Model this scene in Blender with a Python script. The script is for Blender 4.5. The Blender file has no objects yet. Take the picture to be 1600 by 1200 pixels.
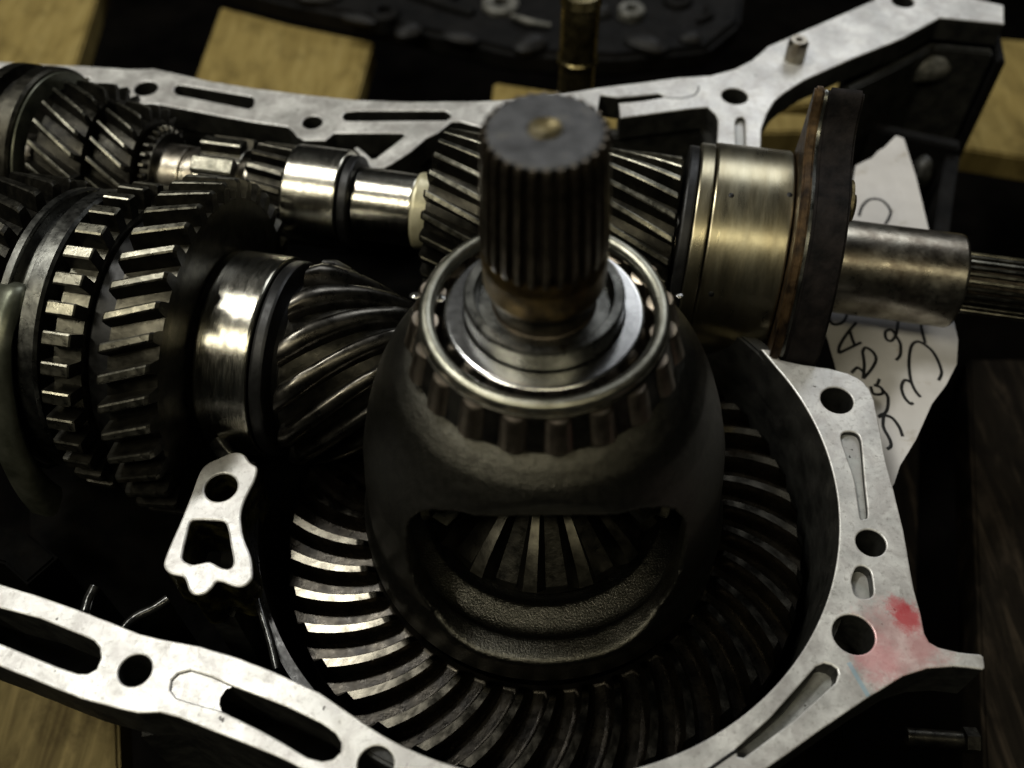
import bpy, bmesh, math, random
from mathutils import Vector, Matrix
random.seed(7)
S = bpy.context.scene
COL = S.collection
PI = math.pi
R = math.radians
S.unit_settings.system = 'METRIC'
S.unit_settings.scale_length = 0.01          # one unit is one centimetre

# ------------------------------------------------------------ camera
PITCH = R(53); DIST = 36.0; FPX = 1500.0
cam_d = bpy.data.cameras.new('camera'); cam = bpy.data.objects.new('camera', cam_d); COL.objects.link(cam)
CP = Vector((0, -DIST*math.cos(PITCH), DIST*math.sin(PITCH)))
cam.location = CP; cam.rotation_euler = (PI/2-PITCH, 0, 0)
cam_d.sensor_width = 36; cam_d.lens = 36*FPX/1600; cam_d.clip_start = 1; cam_d.clip_end = 1000
cam_d.dof.use_dof = True; cam_d.dof.focus_distance = 33; cam_d.dof.aperture_fstop = 0.07
S.camera = cam
CF = Vector((0, math.cos(PITCH), -math.sin(PITCH))); CU = Vector((0, math.sin(PITCH), math.cos(PITCH)))

def at(px, py, z=0.0):
    """the point at height z that the photograph shows at this pixel"""
    d = CF + Vector((1, 0, 0))*((px-800)/FPX) - CU*((py-600)/FPX)
    return CP + d*((z-CP.z)/d.z)

# ------------------------------------------------------------ world and lamps
w = bpy.data.worlds.new('World'); S.world = w; w.use_nodes = True
bg = w.node_tree.nodes['Background']; bg.inputs[0].default_value = (0.62, 0.66, 0.60, 1); bg.inputs[1].default_value = 0.010
S.view_settings.view_transform = 'Standard'; S.view_settings.look = 'None'; S.view_settings.exposure = 0; S.view_settings.gamma = 1

def area(name, loc, target, sx, sy, power, color):
    l = bpy.data.lights.new(name, 'AREA'); l.shape = 'RECTANGLE'; l.size = sx; l.size_y = sy
    l.energy = power; l.color = color
    o = bpy.data.objects.new(name, l); COL.objects.link(o); o.location = loc
    o.rotation_euler = (Vector(target)-Vector(loc)).to_track_quat('-Z', 'Y').to_euler()
    return o
area('workshop_lamp', (-62, 46, 150), (-8, 0, 0), 58, 12, 145000, (1.0, 0.985, 0.92))
area('tube_lamp', (-84, -56, 150), (0, 0, 0), 62, 8, 90000, (1.0, 0.94, 0.76))
area('tube_lamp', (10, -82, 150), (0, 0, 0), 110, 9, 40000, (1.0, 0.91, 0.64))
area('daylight_window', (70, 170, 150), (0, 0, 0), 92, 90, 105000, (0.93, 0.96, 1.0))

# ------------------------------------------------------------ materials
def nodes(name):
    m = bpy.data.materials.new(name); m.use_nodes = True
    nt = m.node_tree; return m, nt, nt.nodes['Principled BSDF']
def noise(nt, scale, detail=4, rough=.55, stretch=None, vec='Object', dist=0):
    tc = nt.nodes.new('ShaderNodeTexCoord'); mp = nt.nodes.new('ShaderNodeMapping')
    if stretch: mp.inputs['Scale'].default_value = stretch
    n = nt.nodes.new('ShaderNodeTexNoise'); n.inputs['Scale'].default_value = scale
    n.inputs['Detail'].default_value = detail; n.inputs['Roughness'].default_value = rough; n.inputs['Distortion'].default_value = dist
    nt.links.new(tc.outputs[vec], mp.inputs[0]); nt.links.new(mp.outputs[0], n.inputs['Vector'])
    return n.outputs[0]
def ramp(nt, src, stops):
    r = nt.nodes.new('ShaderNodeValToRGB'); nt.links.new(src, r.inputs[0])
    e = r.color_ramp.elements
    while len(e) < len(stops): e.new(.5)
    for k, (p, c) in enumerate(stops):
        e[k].position = p; e[k].color = (c, c, c, 1) if isinstance(c, (int, float)) else (*c, 1)
    return r.outputs[0]
def bump(nt, b, src, strength, dist=.02):
    n = nt.nodes.new('ShaderNodeBump'); n.inputs['Strength'].default_value = strength; n.inputs['Distance'].default_value = dist
    nt.links.new(src, n.inputs['Height'])
    prev = b.inputs['Normal'].links[0].from_socket if b.inputs['Normal'].is_linked else None
    if prev: nt.links.new(prev, n.inputs['Normal'])
    nt.links.new(n.outputs[0], b.inputs['Normal'])
def mix(nt, fac, a, b_):
    m = nt.nodes.new('ShaderNodeMix'); m.data_type = 'RGBA'
    for s, v in ((0, fac), (6, a), (7, b_)):
        if isinstance(v, bpy.types.NodeSocket): nt.links.new(v, m.inputs[s])
        elif s == 0: m.inputs[0].default_value = v
        else: m.inputs[s].default_value = (*v, 1)
    return m.outputs[2]

def metal(name, c1, c2, r1, r2, sc=1.2, metallic=1.0, bs=.15, bsc=14, stretch=None, coat=0.0, spec=.5, lo=.35, hi=.65):
    m, nt, b = nodes(name)
    n = noise(nt, sc, 6, .6, stretch)
    nt.links.new(ramp(nt, n, [(lo, c1), (hi, c2)]), b.inputs['Base Color'])
    n2 = noise(nt, sc*2.3, 5, .65, stretch)
    nt.links.new(ramp(nt, n2, [(.3, r1), (.7, r2)]), b.inputs['Roughness'])
    b.inputs['Metallic'].default_value = metallic
    b.inputs['Specular IOR Level'].default_value = spec
    if coat: b.inputs['Coat Weight'].default_value = coat; b.inputs['Coat Roughness'].default_value = .08
    if bs: bump(nt, b, noise(nt, bsc, 5, .6, stretch), bs, .035 if name == 'cast_iron' else .03)
    return m

M = {}
M['pinion'] = metal('pinion_steel', (.045, .042, .035), (.15, .14, .12), .22, .40, .9, bs=.15, bsc=5)
M['dogtip'] = metal('bright_tooth_steel', (.10, .097, .075), (.30, .285, .225), .22, .42, 1.4, bs=.2, bsc=10)
M['gear'] = metal('worn_tooth_steel', (.06, .058, .045), (.21, .20, .16), .22, .45, 1.4, bs=.2, bsc=10)
M['flank'] = metal('oil_black_flank', (.010, .0095, .008), (.045, .042, .033), .25, .5, 1.4, metallic=.85, bs=.3, bsc=8)  # oily black that also paints the shade in the tooth gaps
M['geardark'] = metal('dark_gear_steel', (.035, .033, .027), (.10, .094, .075), .28, .45, 1.4, bs=.2, bsc=10)
M['ring'] = metal('ring_tooth_steel', (.022, .020, .016), (.105, .097, .078), .12, .34, .8, bs=.1, bsc=4)
M['ringside'] = metal('ring_tooth_side', (.018, .015, .011), (.080, .068, .050), .14, .34, 1.2, metallic=.95, bs=.3, bsc=5)
M['ringflank'] = metal('ring_tooth_flank', (.008, .007, .006), (.030, .026, .020), .18, .42, 1.1, metallic=.8, bs=.4, bsc=5)
M['polish'] = metal('polished_steel', (.38, .36, .30), (.58, .56, .48), .13, .26, 1.0, bs=.35, bsc=6, stretch=(.5, .5, 4))
M['drum'] = metal('stained_steel', (.27, .235, .15), (.38, .35, .25), .26, .36, .5, bs=.12, bsc=7, stretch=(.4, .4, 2.5))
M['hub'] = metal('worn_hub_steel', (.13, .11, .085), (.36, .335, .275), .24, .40, .9, bs=.12, bsc=7)
M['bearing'] = metal('bearing_steel', (.22, .215, .17), (.34, .33, .27), .26, .38, 2, bs=.25, bsc=22)
M['race'] = metal('ground_race_steel', (.46, .46, .455), (.58, .58, .57), .17, .22, 2, bs=.04, bsc=25)
M['hubring'] = metal('grey_hub_steel', (.07, .07, .064), (.21, .21, .19), .22, .40, 1.2, bs=.15, bsc=8)
M['roller'] = metal('roller_steel', (.18, .15, .115), (.30, .255, .20), .30, .44, 2, bs=.05)
M['seal'] = metal('black_seal', (.003, .003, .003), (.008, .008, .008), .35, .5, 2, metallic=0, bs=.1, spec=.3)
M['rust'] = metal('rusty_steel', (.012, .007, .004), (.10, .060, .026), .35, .6, 1.6, metallic=.7, bs=.4, bsc=6)
M['brass'] = metal('oily_brass', (.035, .028, .012), (.17, .135, .06), .3, .55, 2, metallic=.7, bs=.4, bsc=6)
M['plate'] = metal('dark_plate', (.003, .0025, .0025), (.014, .011, .010), .6, .8, 1.6, metallic=.2, bs=.8, bsc=4, spec=.15)
M['spline'] = metal('dirty_spline_steel', (.020, .016, .011), (.085, .068, .048), .26, .5, 1.6, metallic=.8, bs=.5, bsc=9)
M['splinetip'] = metal('worn_spline_edge', (.030, .025, .018), (.15, .125, .092), .24, .45, 2.6, metallic=.9, bs=.6, bsc=9)
M['land'] = metal('amber_stained_steel', (.035, .024, .012), (.19, .13, .05), .28, .45, 1.2, metallic=.9, bs=.4, bsc=7)
M['glint'] = metal('glint_metal', (.3, .3, .29), (.4, .4, .39), .05, .12, 2, metallic=.9, bs=0)  # bright metal for the added glint beads
M['rod'] = metal('brown_rod', (.06, .05, .022), (.20, .165, .08), .2, .4, 1.2, metallic=.9, bs=.2, bsc=4)
M['cream'] = metal('pale_collar', (.45, .42, .26), (.62, .58, .40), .3, .4, 2, metallic=.3, bs=.05)
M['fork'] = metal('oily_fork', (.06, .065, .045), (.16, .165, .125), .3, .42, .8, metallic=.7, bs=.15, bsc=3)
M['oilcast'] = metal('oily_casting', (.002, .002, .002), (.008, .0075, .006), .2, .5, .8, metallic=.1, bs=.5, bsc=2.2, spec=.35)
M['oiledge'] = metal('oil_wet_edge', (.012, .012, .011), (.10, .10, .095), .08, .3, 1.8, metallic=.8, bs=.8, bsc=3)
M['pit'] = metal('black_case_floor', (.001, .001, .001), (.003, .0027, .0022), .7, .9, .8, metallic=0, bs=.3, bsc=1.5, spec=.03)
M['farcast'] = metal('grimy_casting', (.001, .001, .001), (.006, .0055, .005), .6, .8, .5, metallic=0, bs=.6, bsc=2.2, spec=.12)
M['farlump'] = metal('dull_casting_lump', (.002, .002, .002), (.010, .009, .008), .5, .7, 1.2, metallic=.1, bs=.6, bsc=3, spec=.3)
M['faredge'] = metal('pale_lit_casting', (.05, .05, .042), (.17, .165, .145), .45, .65, 1.5, metallic=.3, bs=.6, bsc=4)  # paler casting colour, standing for the highlights on bosses and webs
M['iron'] = metal('cast_iron', (.060, .058, .048), (.095, .091, .076), .30, .40, 4, metallic=1, bs=.75, bsc=15)
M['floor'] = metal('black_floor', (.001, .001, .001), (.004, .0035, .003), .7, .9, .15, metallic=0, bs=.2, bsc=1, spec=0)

def end_mat():
    m, nt, b = nodes('grimy_shaft_end')
    n = noise(nt, 2.2, 7, .65)
    c = ramp(nt, n, [(.33, (.02, .02, .021)), (.6, (.065, .066, .07)), (.75, (.10, .085, .05))])
    nt.links.new(c, b.inputs['Base Color']); b.inputs['Metallic'].default_value = .35; b.inputs['Roughness'].default_value = .42
    bump(nt, b, noise(nt, 9, 6, .7), .7, .04); return m
M['end'] = end_mat()

def alu(name, base=(.50, .50, .47), dirt=(.20, .19, .17), stain=False):
    m, nt, b = nodes(name)
    big = noise(nt, .55, 6, .6); fine = noise(nt, 5, 6, .7)
    c = mix(nt, ramp(nt, big, [(.35, 0), (.65, 1)]), tuple(.58*x for x in base), base)
    c = mix(nt, ramp(nt, fine, [(.30, .8), (.46, 0)]), c, dirt)
    sc1 = noise(nt, 2.2, 2, .5, (1.2, 14, 1)); c = mix(nt, ramp(nt, sc1, [(.66, 0), (.70, .35)]), c, tuple(.45*x for x in base))
    sc2 = noise(nt, 1.7, 2, .5, (9, 1.6, 1), dist=.3); c = mix(nt, ramp(nt, sc2, [(.68, 0), (.72, .3)]), c, tuple(.5*x for x in base))
    pat = noise(nt, .9, 7, .7, dist=.8); c = mix(nt, ramp(nt, pat, [(.44, 0), (.60, .55)]), c, (.33, .31, .30))
    pits = noise(nt, 9, 5, .8); c = mix(nt, ramp(nt, pits, [(.30, .7), (.38, 0)]), c, (.09, .085, .075))
    spots = noise(nt, 2.6, 2, .5)
    c = mix(nt, ramp(nt, spots, [(.245, 1), (.27, 0)]), c, (.05, .045, .04))
    if stain:
        tc = nt.nodes.new('ShaderNodeTexCoord')
        def blob(px, py, rad, thr=.0):
            p = at(px, py, 0)
            vm = nt.nodes.new('ShaderNodeVectorMath'); vm.operation = 'DISTANCE'; vm.inputs[1].default_value = (p.x, p.y, 0)
            nt.links.new(tc.outputs['Object'], vm.inputs[0])
            md = nt.nodes.new('ShaderNodeMath'); md.operation = 'MULTIPLY_ADD'
            nn = noise(nt, 1.6, 5, .7); nt.links.new(nn, md.inputs[0]); md.inputs[1].default_value = 1.1*rad; nt.links.new(vm.outputs['Value'], md.inputs[2])
            return ramp(nt, md.outputs[0], [(0, 1), (1, 0)]), md, rad
        def stainfac(px, py, rad, amt):
            p = at(px, py, 0)
            vm = nt.nodes.new('ShaderNodeVectorMath'); vm.operation = 'DISTANCE'; vm.inputs[1].default_value = (p.x, p.y, 0)
            nt.links.new(tc.outputs['Object'], vm.inputs[0])
            nn = noise(nt, 2.6, 8, .85)
            md = nt.nodes.new('ShaderNodeMath'); md.operation = 'MULTIPLY_ADD'; nt.links.new(nn, md.inputs[0]); md.inputs[1].default_value = -2.4*rad; nt.links.new(vm.outputs['Value'], md.inputs[2])
            mr = nt.nodes.new('ShaderNodeMapRange'); mr.inputs[1].default_value = -.65*rad; mr.inputs[2].default_value = .0*rad; mr.inputs[3].default_value = amt; mr.inputs[4].default_value = 0
            nt.links.new(md.outputs[0], mr.inputs[0]); return mr.outputs[0]
        for px, py, rad, amt, colr in [(1405, 1010, 1.5, .42, (.60, .25, .25)), (1370, 1030, .8, .5, (.58, .2, .22)), (1418, 965, .5, .85, (.45, .04, .05)), (1402, 948, .38, .7, (.45, .05, .06)), (1440, 1012, .5, .35, (.5, .16, .17))]:
            c = mix(nt, stainfac(px, py, rad, amt), c, colr)
        # pale blue chalk line
        a = at(1326, 1035); d_ = at(1357, 1088)
        u = (d_-a).normalized(); nrm = Vector((-u.y, u.x, 0))
        def dot(v, off):
            vm = nt.nodes.new('ShaderNodeVectorMath'); vm.operation = 'SUBTRACT'; vm.inputs[1].default_value = off; nt.links.new(tc.outputs['Object'], vm.inputs[0])
            dm = nt.nodes.new('ShaderNodeVectorMath'); dm.operation = 'DOT_PRODUCT'; dm.inputs[1].default_value = v; nt.links.new(vm.outputs[0], dm.inputs[0]); return dm.outputs['Value']
        def mth(op, x, y):
            q = nt.nodes.new('ShaderNodeMath'); q.operation = op
            for i_, v in enumerate((x, y)):
                if isinstance(v, bpy.types.NodeSocket): nt.links.new(v, q.inputs[i_])
                else: q.inputs[i_].default_value = v
            return q.outputs[0]
        dn = mth('ABSOLUTE', dot(nrm, a), 0); dl = dot(u, a)
        ins = mth('MULTIPLY', mth('LESS_THAN', dn, .07), mth('MULTIPLY', mth('GREATER_THAN', dl, 0.), mth('LESS_THAN', dl, (d_-a).length)))
        c = mix(nt, mth('MULTIPLY', ins, .6), c, (.25, .42, .52))
    nt.links.new(c, b.inputs['Base Color'])
    b.inputs['Metallic'].default_value = .34
    b.inputs['Specular IOR Level'].default_value = .6
    nt.links.new(ramp(nt, noise(nt, 1.1, 8, .75), [(.32, .25), (.68, .52)]), b.inputs['Roughness'])
    bump(nt, b, noise(nt, 22, 6, .8), .22, .02)
    bump(nt, b, noise(nt, 3, 3, .6, (1.5, 16, 1)), .25, .01)
    return m
M['alu'] = alu('machined_aluminium', (.74, .735, .71), stain=True)
M['pocket'] = alu('cast_aluminium', (.42, .43, .41), (.15, .15, .14))
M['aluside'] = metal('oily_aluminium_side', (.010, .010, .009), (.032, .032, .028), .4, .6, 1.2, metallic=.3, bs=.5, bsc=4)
M['webside'] = metal('oil_wet_aluminium', (.006, .0055, .003), (.10, .09, .03), .2, .4, 1.5, metallic=.5, bs=.5, bsc=3, lo=.45, hi=.75)

def wood(name, c1, c2, c3):
    m, nt, b = nodes(name)
    g = noise(nt, .42, 6, .6, (3.2, .35, 1), dist=.9)
    c = ramp(nt, g, [(.3, c1), (.52, c2), (.7, c3)])
    k = noise(nt, .33, 6, .7, (1.2, 1, 1))
    c = mix(nt, ramp(nt, k, [(.34, .7), (.50, 0)]), c, tuple(.55*x for x in c1))
    nt.links.new(c, b.inputs['Base Color']); b.inputs['Roughness'].default_value = .85; b.inputs['Specular IOR Level'].default_value = .06
    bump(nt, b, g, .5, .05); return m
M['wood'] = wood('pallet_wood', (.17, .125, .042), (.24, .18, .062), (.29, .225, .085))
M['woodgrim'] = wood('oil_stained_wood', (.05, .035, .015), (.11, .085, .035), (.17, .13, .055))
M['wooddark'] = wood('dim_pallet_wood', (.004, .003, .002), (.009, .007, .0045), (.035, .026, .017))  # pallet wood darkened in colour to stand for dim light
def plain(name, c, rough, spec=.3):
    m, nt, b = nodes(name); b.inputs['Base Color'].default_value = (*c, 1); b.inputs['Roughness'].default_value = rough; b.inputs['Specular IOR Level'].default_value = spec
    return m, nt, b
pm, pnt, pb = plain('paper', (.55, .53, .49), .75)
pnt.links.new(ramp(pnt, noise(pnt, .4, 4), [(.3, (.50, .485, .475)), (.7, (.60, .585, .58))]), pb.inputs['Base Color'])
pc = mix(pnt, ramp(pnt, noise(pnt, .9, 6, .7), [(.60, 0), (.72, .55)]), pb.inputs['Base Color'].links[0].from_socket, (.30, .26, .19))
pnt.links.new(pc, pb.inputs['Base Color'])
bump(pnt, pb, noise(pnt, .45, 3, .5, (1, .35, 1)), .8, .25)
M['paper'] = pm
M['ink'] = plain('black_marker_ink', (.012, .012, .012), .6)[0]

# ------------------------------------------------------------ object helpers
def link_mesh(name, me, parent=None, mat=None, loc=None, mw=None):
    o = bpy.data.objects.new(name, me); COL.objects.link(o)
    if mat is not None and not me.materials: me.materials.append(M[mat])
    if parent: o.parent = parent
    if mw is not None: o.matrix_local = mw
    return o
def tag(o, label, cat, group=None, kind=None):
    if label: o['label'] = label
    if cat: o['category'] = cat
    if group: o['group'] = group
    if kind: o['kind'] = kind
    return o
def thing(name, label, cat, mw=None, group=None):
    o = bpy.data.objects.new(name, None); COL.objects.link(o); o.empty_display_size = 1
    if mw is not None: o.matrix_world = mw
    return tag(o, label, cat, group)
def finish(bm, name, smooth=True, angle=35):
    bmesh.ops.recalc_face_normals(bm, faces=bm.faces)
    me = bpy.data.meshes.new(name); 
    for f in bm.faces: f.smooth = smooth
    if smooth:
        for e in bm.edges:
            if len(e.link_faces) == 2 and e.calc_face_angle(0) > R(angle): e.smooth = False
    bm.to_mesh(me); bm.free(); return me
def lathe(prof, seg=96, name='lathe', closed=True, angle=35, rfun=None):
    """profile of (radius, z) turned round z; closed joins last point to first"""
    pr_ = []; m_ = len(prof)
    for i in range(m_):
        a = Vector(prof[i]); pr_.append((a.x, a.y))
        if i == m_-1 and not closed: break
        b = Vector(prof[(i+1) % m_]); d = (b-a).length
        if d > .16:
            for t in (.03/d, 1-.03/d):
                q = a.lerp(b, t); pr_.append((q.x, q.y))
    prof = pr_
    bm = bmesh.new(); rings = []
    for r_, z in prof:
        if r_ < 1e-4: rings.append([bm.verts.new((0, 0, z))])
        else: rings.append([bm.verts.new((r_*math.cos(2*PI*k/seg), r_*math.sin(2*PI*k/seg), z)) for k in range(seg)])
    n = len(rings)
    for i in range(n if closed else n-1):
        a, b = rings[i], rings[(i+1) % n]
        if len(a) == 1 and len(b) == 1: continue
        for k in range(seg):
            k2 = (k+1) % seg
            if len(a) == 1: bm.faces.new((a[0], b[k], b[k2]))
            elif len(b) == 1: bm.faces.new((a[k], b[0], a[k2]))
            else: bm.faces.new((a[k], b[k], b[k2], a[k2]))
    return finish(bm, name, angle=angle)
def rounded_cyl(r0, r1, z0, z1, c=.08, seg=96, name='ring'):
    """hollow or solid cylinder with chamfered rims"""
    if r0 < 1e-3: prof = [(0, z0), (r1-c, z0), (r1-c*.3, z0+c*.3), (r1, z0+c), (r1, z1-c), (r1-c*.3, z1-c*.3), (r1-c, z1), (0, z1)]
    else: prof = [(r0, z0+c), (r0+c, z0), (r1-c, z0), (r1-c*.3, z0+c*.3), (r1, z0+c), (r1, z1-c), (r1-c*.3, z1-c*.3), (r1-c, z1), (r0+c, z1), (r0, z1-c)]
    return lathe(prof, seg, name, closed=r0 > 1e-3)
def sweep(sections, name, caps=True, angle=35):
    """rings of points joined into one closed skin"""
    bm = bmesh.new(); rs = [[bm.verts.new(p) for p in s] for s in sections]
    n = len(rs[0])
    for a, b in zip(rs, rs[1:]):
        for k in range(n): bm.faces.new((a[k], b[k], b[(k+1) % n], a[(k+1) % n]))
    if caps: bm.faces.new(rs[0][::-1]); bm.faces.new(rs[-1])
    return finish(bm, name, angle=angle)
def tube(pts, rad, name='tube', n=8, flat=1.0):
    secs = []
    for i, p in enumerate(pts):
        a = Vector(pts[max(i-1, 0)]); b = Vector(pts[min(i+1, len(pts)-1)]); d = (b-a).normalized()
        s = d.cross(Vector((0, 0, 1)))
        s = s.normalized() if s.length > 1e-3 else Vector((1, 0, 0)); t = s.cross(d).normalized()
        r_ = rad[i] if isinstance(rad, (list, tuple)) else rad
        secs.append([Vector(p)+s*(r_*math.cos(2*PI*k/n))+t*(r_*flat*math.sin(2*PI*k/n)) for k in range(n)])
    return sweep(secs, name, angle=60)
def catmull(pts, sub=6, closed=False):
    out = []; n = len(pts)
    rng = range(n if closed else n-1)
    for i in rng:
        g = lambda j: Vector(pts[j % n]) if closed else Vector(pts[min(max(j, 0), n-1)])
        p0, p1, p2, p3 = g(i-1), g(i), g(i+1), g(i+2)
        for k in range(sub):
            t = k/sub
            out.append(.5*((2*p1)+(p2-p0)*t+(2*p0-5*p1+4*p2-p3)*t*t+(3*p1-p0-3*p2+p3)*t**3))
    if not closed: out.append(Vector(pts[-1]))
    return out
def plate(name, outer, holes, z, depth, chamfer=.05, parent=None, mtop='alu', mside='aluside', mchamf=None):
    """a slab with holes, top face at z, machined on top and rough at its sides"""
    cu = bpy.data.curves.new(name, 'CURVE'); cu.dimensions = '2D'; cu.fill_mode = 'BOTH'
    for loop in [outer]+holes:
        sp = cu.splines.new('POLY'); sp.points.add(len(loop)-1); sp.use_cyclic_u = True
        for k, p in enumerate(loop): sp.points[k].co = (p[0], p[1], 0, 1)
    cu.extrude = depth/2-chamfer; cu.bevel_depth = chamfer; cu.offset = -chamfer; cu.bevel_resolution = 1
    tmp = bpy.data.objects.new('tmp', cu); COL.objects.link(tmp)
    dg = bpy.context.evaluated_depsgraph_get(); dg.update()
    me = bpy.data.meshes.new_from_object(tmp.evaluated_get(dg))
    bpy.data.objects.remove(tmp); bpy.data.curves.remove(cu)
    me.transform(Matrix.Translation((0, 0, z-depth/2)))
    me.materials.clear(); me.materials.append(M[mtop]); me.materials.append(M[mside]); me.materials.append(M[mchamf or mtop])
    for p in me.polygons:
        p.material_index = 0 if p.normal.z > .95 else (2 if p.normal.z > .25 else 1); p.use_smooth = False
    me.name = name
    return link_mesh(name, me, parent)
def P2(l, z=0): return [at(x, y, z).to_2d() for x, y in l]
def smooth_loop(px, z=0, sub=4): 
    return [p.to_2d() for p in catmull([at(x, y, z) for x, y in px], sub, True)]
def circ(px, py, r_, n=28, z=0):
    c = at(px, py, z); return [Vector((c.x+r_*math.cos(2*PI*k/n), c.y+r_*math.sin(2*PI*k/n))) for k in range(n)]
def jitter_line(pts, step=.3, amp=.007):
    """resample an outline and roughen it a little, like a cast edge"""
    out = []; n = len(pts)
    for i in range(n):
        a = Vector(pts[i]); b = Vector(pts[(i+1) % n]); d = b-a; m = max(1, int(d.length/step))
        nn = Vector((-d.y, d.x)).normalized() if d.length > 1e-6 else Vector((0, 0))
        for k in range(m):
            j = 0 if k == 0 else random.uniform(-amp, amp)
            out.append(a+d*(k/m)+nn*j)
    return out

def shaft_frame(y0, ang, s):
    a = R(ang); u = Vector((math.cos(a), math.sin(a), 0)); v = Vector((math.sin(a), -math.cos(a), 0))
    p = Vector((0, y0, 0))+u*s
    return Matrix(((0, v.x, u.x, p.x), (0, v.y, u.y, p.y), (1, 0, 0, p.z), (0, 0, 0, 1)))
UP = lambda s: shaft_frame(8.65, -10.7, s)
LO = lambda s: shaft_frame(-.35, -10.5, s)

def tips(me, test, flank='flank', land='gear'):
    """worn bright tooth tips over oil black flanks, their contrast also painting the shade between teeth"""
    me.materials.append(M[flank]); me.materials.append(M[land])
    for p in me.polygons: p.material_index = 1 if test(p) else 0
    return me
def tooth_mesh(length, rr, rt, n, helix, wr=.62, wt=.30, seg=5, ch=.12):
    """one gear tooth along z from 0 to length, round the z axis, twisting by the helix angle"""
    pitch = 2*PI/n; secs = []
    zs = [0, ch]+[ch+(length-2*ch)*k/seg for k in range(1, seg)]+[length-ch, length]
    for i, z in enumerate(zs):
        tw = math.tan(R(helix))*(z-length/2)/rt
        top = rt-(ch if i in (0, len(zs)-1) else 0)
        prof = [(rr-.05, -wr/2), (rr+(rt-rr)*.45, -(wr*.55+wt*.45)/2), (top-.04, -wt/2-.02), (top, -wt/2+.04), (top, wt/2-.04), (top-.04, wt/2+.02), (rr+(rt-rr)*.45, (wr*.55+wt*.45)/2), (rr-.05, wr/2)]
        secs.append([(r_*math.cos(a*pitch+tw), r_*math.sin(a*pitch+tw), z) for r_, a in prof])
    me = sweep(secs, 'tooth', angle=25)
    return tips(me, lambda p: all(math.hypot(me.vertices[v].co.x, me.vertices[v].co.y) > rt-max(.06, ch+.02) for v in p.vertices))
def gear(name, label, frame, length, rr, rt, n, helix, mat, body='flank',  cat='gear', group=None, bore=1.3, hubs=True, wr=.62, wt=.30, phase=0, face=0.0, ch=.1, as_part=None, toothname='tooth'):
    t = as_part if as_part else thing(name, label, cat, frame, group or ('helical gears on the two gearbox shafts' if name == 'helical_gear' else None))
    prof = [(bore, -.1), (rr*.62, -.1), (rr*.66, face), (rr*.9, face), (rr*.93, 0), (rr, .02), (rr, length-.02), (rr*.93, length), (rr*.9, length-face), (rr*.66, length-face), (rr*.62, length+.1), (bore, length+.1)]
    link_mesh('gear_body', lathe(prof, 96, 'gear_body'), t, body)
    tm = tooth_mesh(length, rr, rt, n, helix, wr, wt, 5 if helix else 1, ch); tm.materials[1] = M[mat]
    for k in range(n):
        link_mesh(toothname, tm, t, mat, mw=Matrix.Rotation(2*PI*k/n+phase, 4, 'Z'))
    return t

# ================================================================= ground and pallet
bm = bmesh.new()
vs = [bm.verts.new(p) for p in ((-220, -120, -30), (220, -120, -30), (220, 320, -30), (-220, 320, -30))]; bm.faces.new(vs)
tag(link_mesh('floor', finish(bm, 'floor', False), None, 'floor'), None, None, kind='structure')

def board(px, z, th, mat, parent, label=None):
    """a board whose corners on its top face show at these pixels"""
    q = [at(x, y, z) for x, y in px]
    bm = bmesh.new()
    a = [bm.verts.new(p) for p in q]; b = [bm.verts.new(p-Vector((0, 0, th))) for p in q]
    bm.faces.new(a); bm.faces.new(b[::-1])
    for k in range(len(q)): bm.faces.new((a[k], b[k], b[(k+1) % len(q)], a[(k+1) % len(q)]))
    bmesh.ops.recalc_face_normals(bm, faces=bm.faces)
    bmesh.ops.bevel(bm, geom=bm.edges[:], offset=.15, segments=2, affect='EDGES')
    me = finish(bm, 'plank'); c = sum(q, Vector())/len(q)
    me.transform(Matrix.Translation(-c)); o = link_mesh('plank', me, parent, mat, mw=Matrix.Translation(c)@Matrix.Identity(4))
    if label: o['label'] = label
    return o
pal = thing('wooden_pallet', 'pale yellow wooden pallet under the gearbox, boards showing at top and lower left', 'pallet')
board([(-60, -60), (168, -60), (112, 125), (-60, 125)], -13, 2, 'wood', pal)
board([(345, 10), (452, 38), (583, 65), (548, 190), (280, 190)], -13, 2, 'wood', pal)
board([(772, 128), (1010, 165), (1300, 180), (1280, 205), (760, 215)], -13, 2, 'wood', pal)
board([(1130, 150), (1330, 125), (1330, 150), (1130, 185)], -12.6, 2, 'wood', pal)
board([(1500, 55), (1700, 70), (1700, 262), (1450, 222)], -13, 2, 'wood', pal)
board([(-60, 1050), (182, 1060), (190, 1290), (-60, 1290)], -13, 2, 'woodgrim', pal)
pd = thing('wooden_pallet', 'dark wooden pallet boards coloured for dim light to the right of the gearbox case', 'pallet')
board([(1340, 560), (1440, 560), (1432, 960), (1400, 1000), (1340, 900)], -13.5, 2, 'wooddark', pd)
board([(1512, 560), (1700, 560), (1700, 1350), (1545, 1350)], -12, 2.5, 'wooddark', pd)

# ================================================================= gearbox case
case = thing('gearbox_case', 'open aluminium gearbox case half with pale machined mating face around black oily insides', 'gearbox case')
CX, CY, CR = 1.08, -3.99, 10.17
def arc(a0, a1, r_=CR, n=40): return [Vector((CX+r_*math.cos(R(a0+(a1-a0)*k/n)), CY+r_*math.sin(R(a0+(a1-a0)*k/n)))) for k in range(n+1)]
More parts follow.
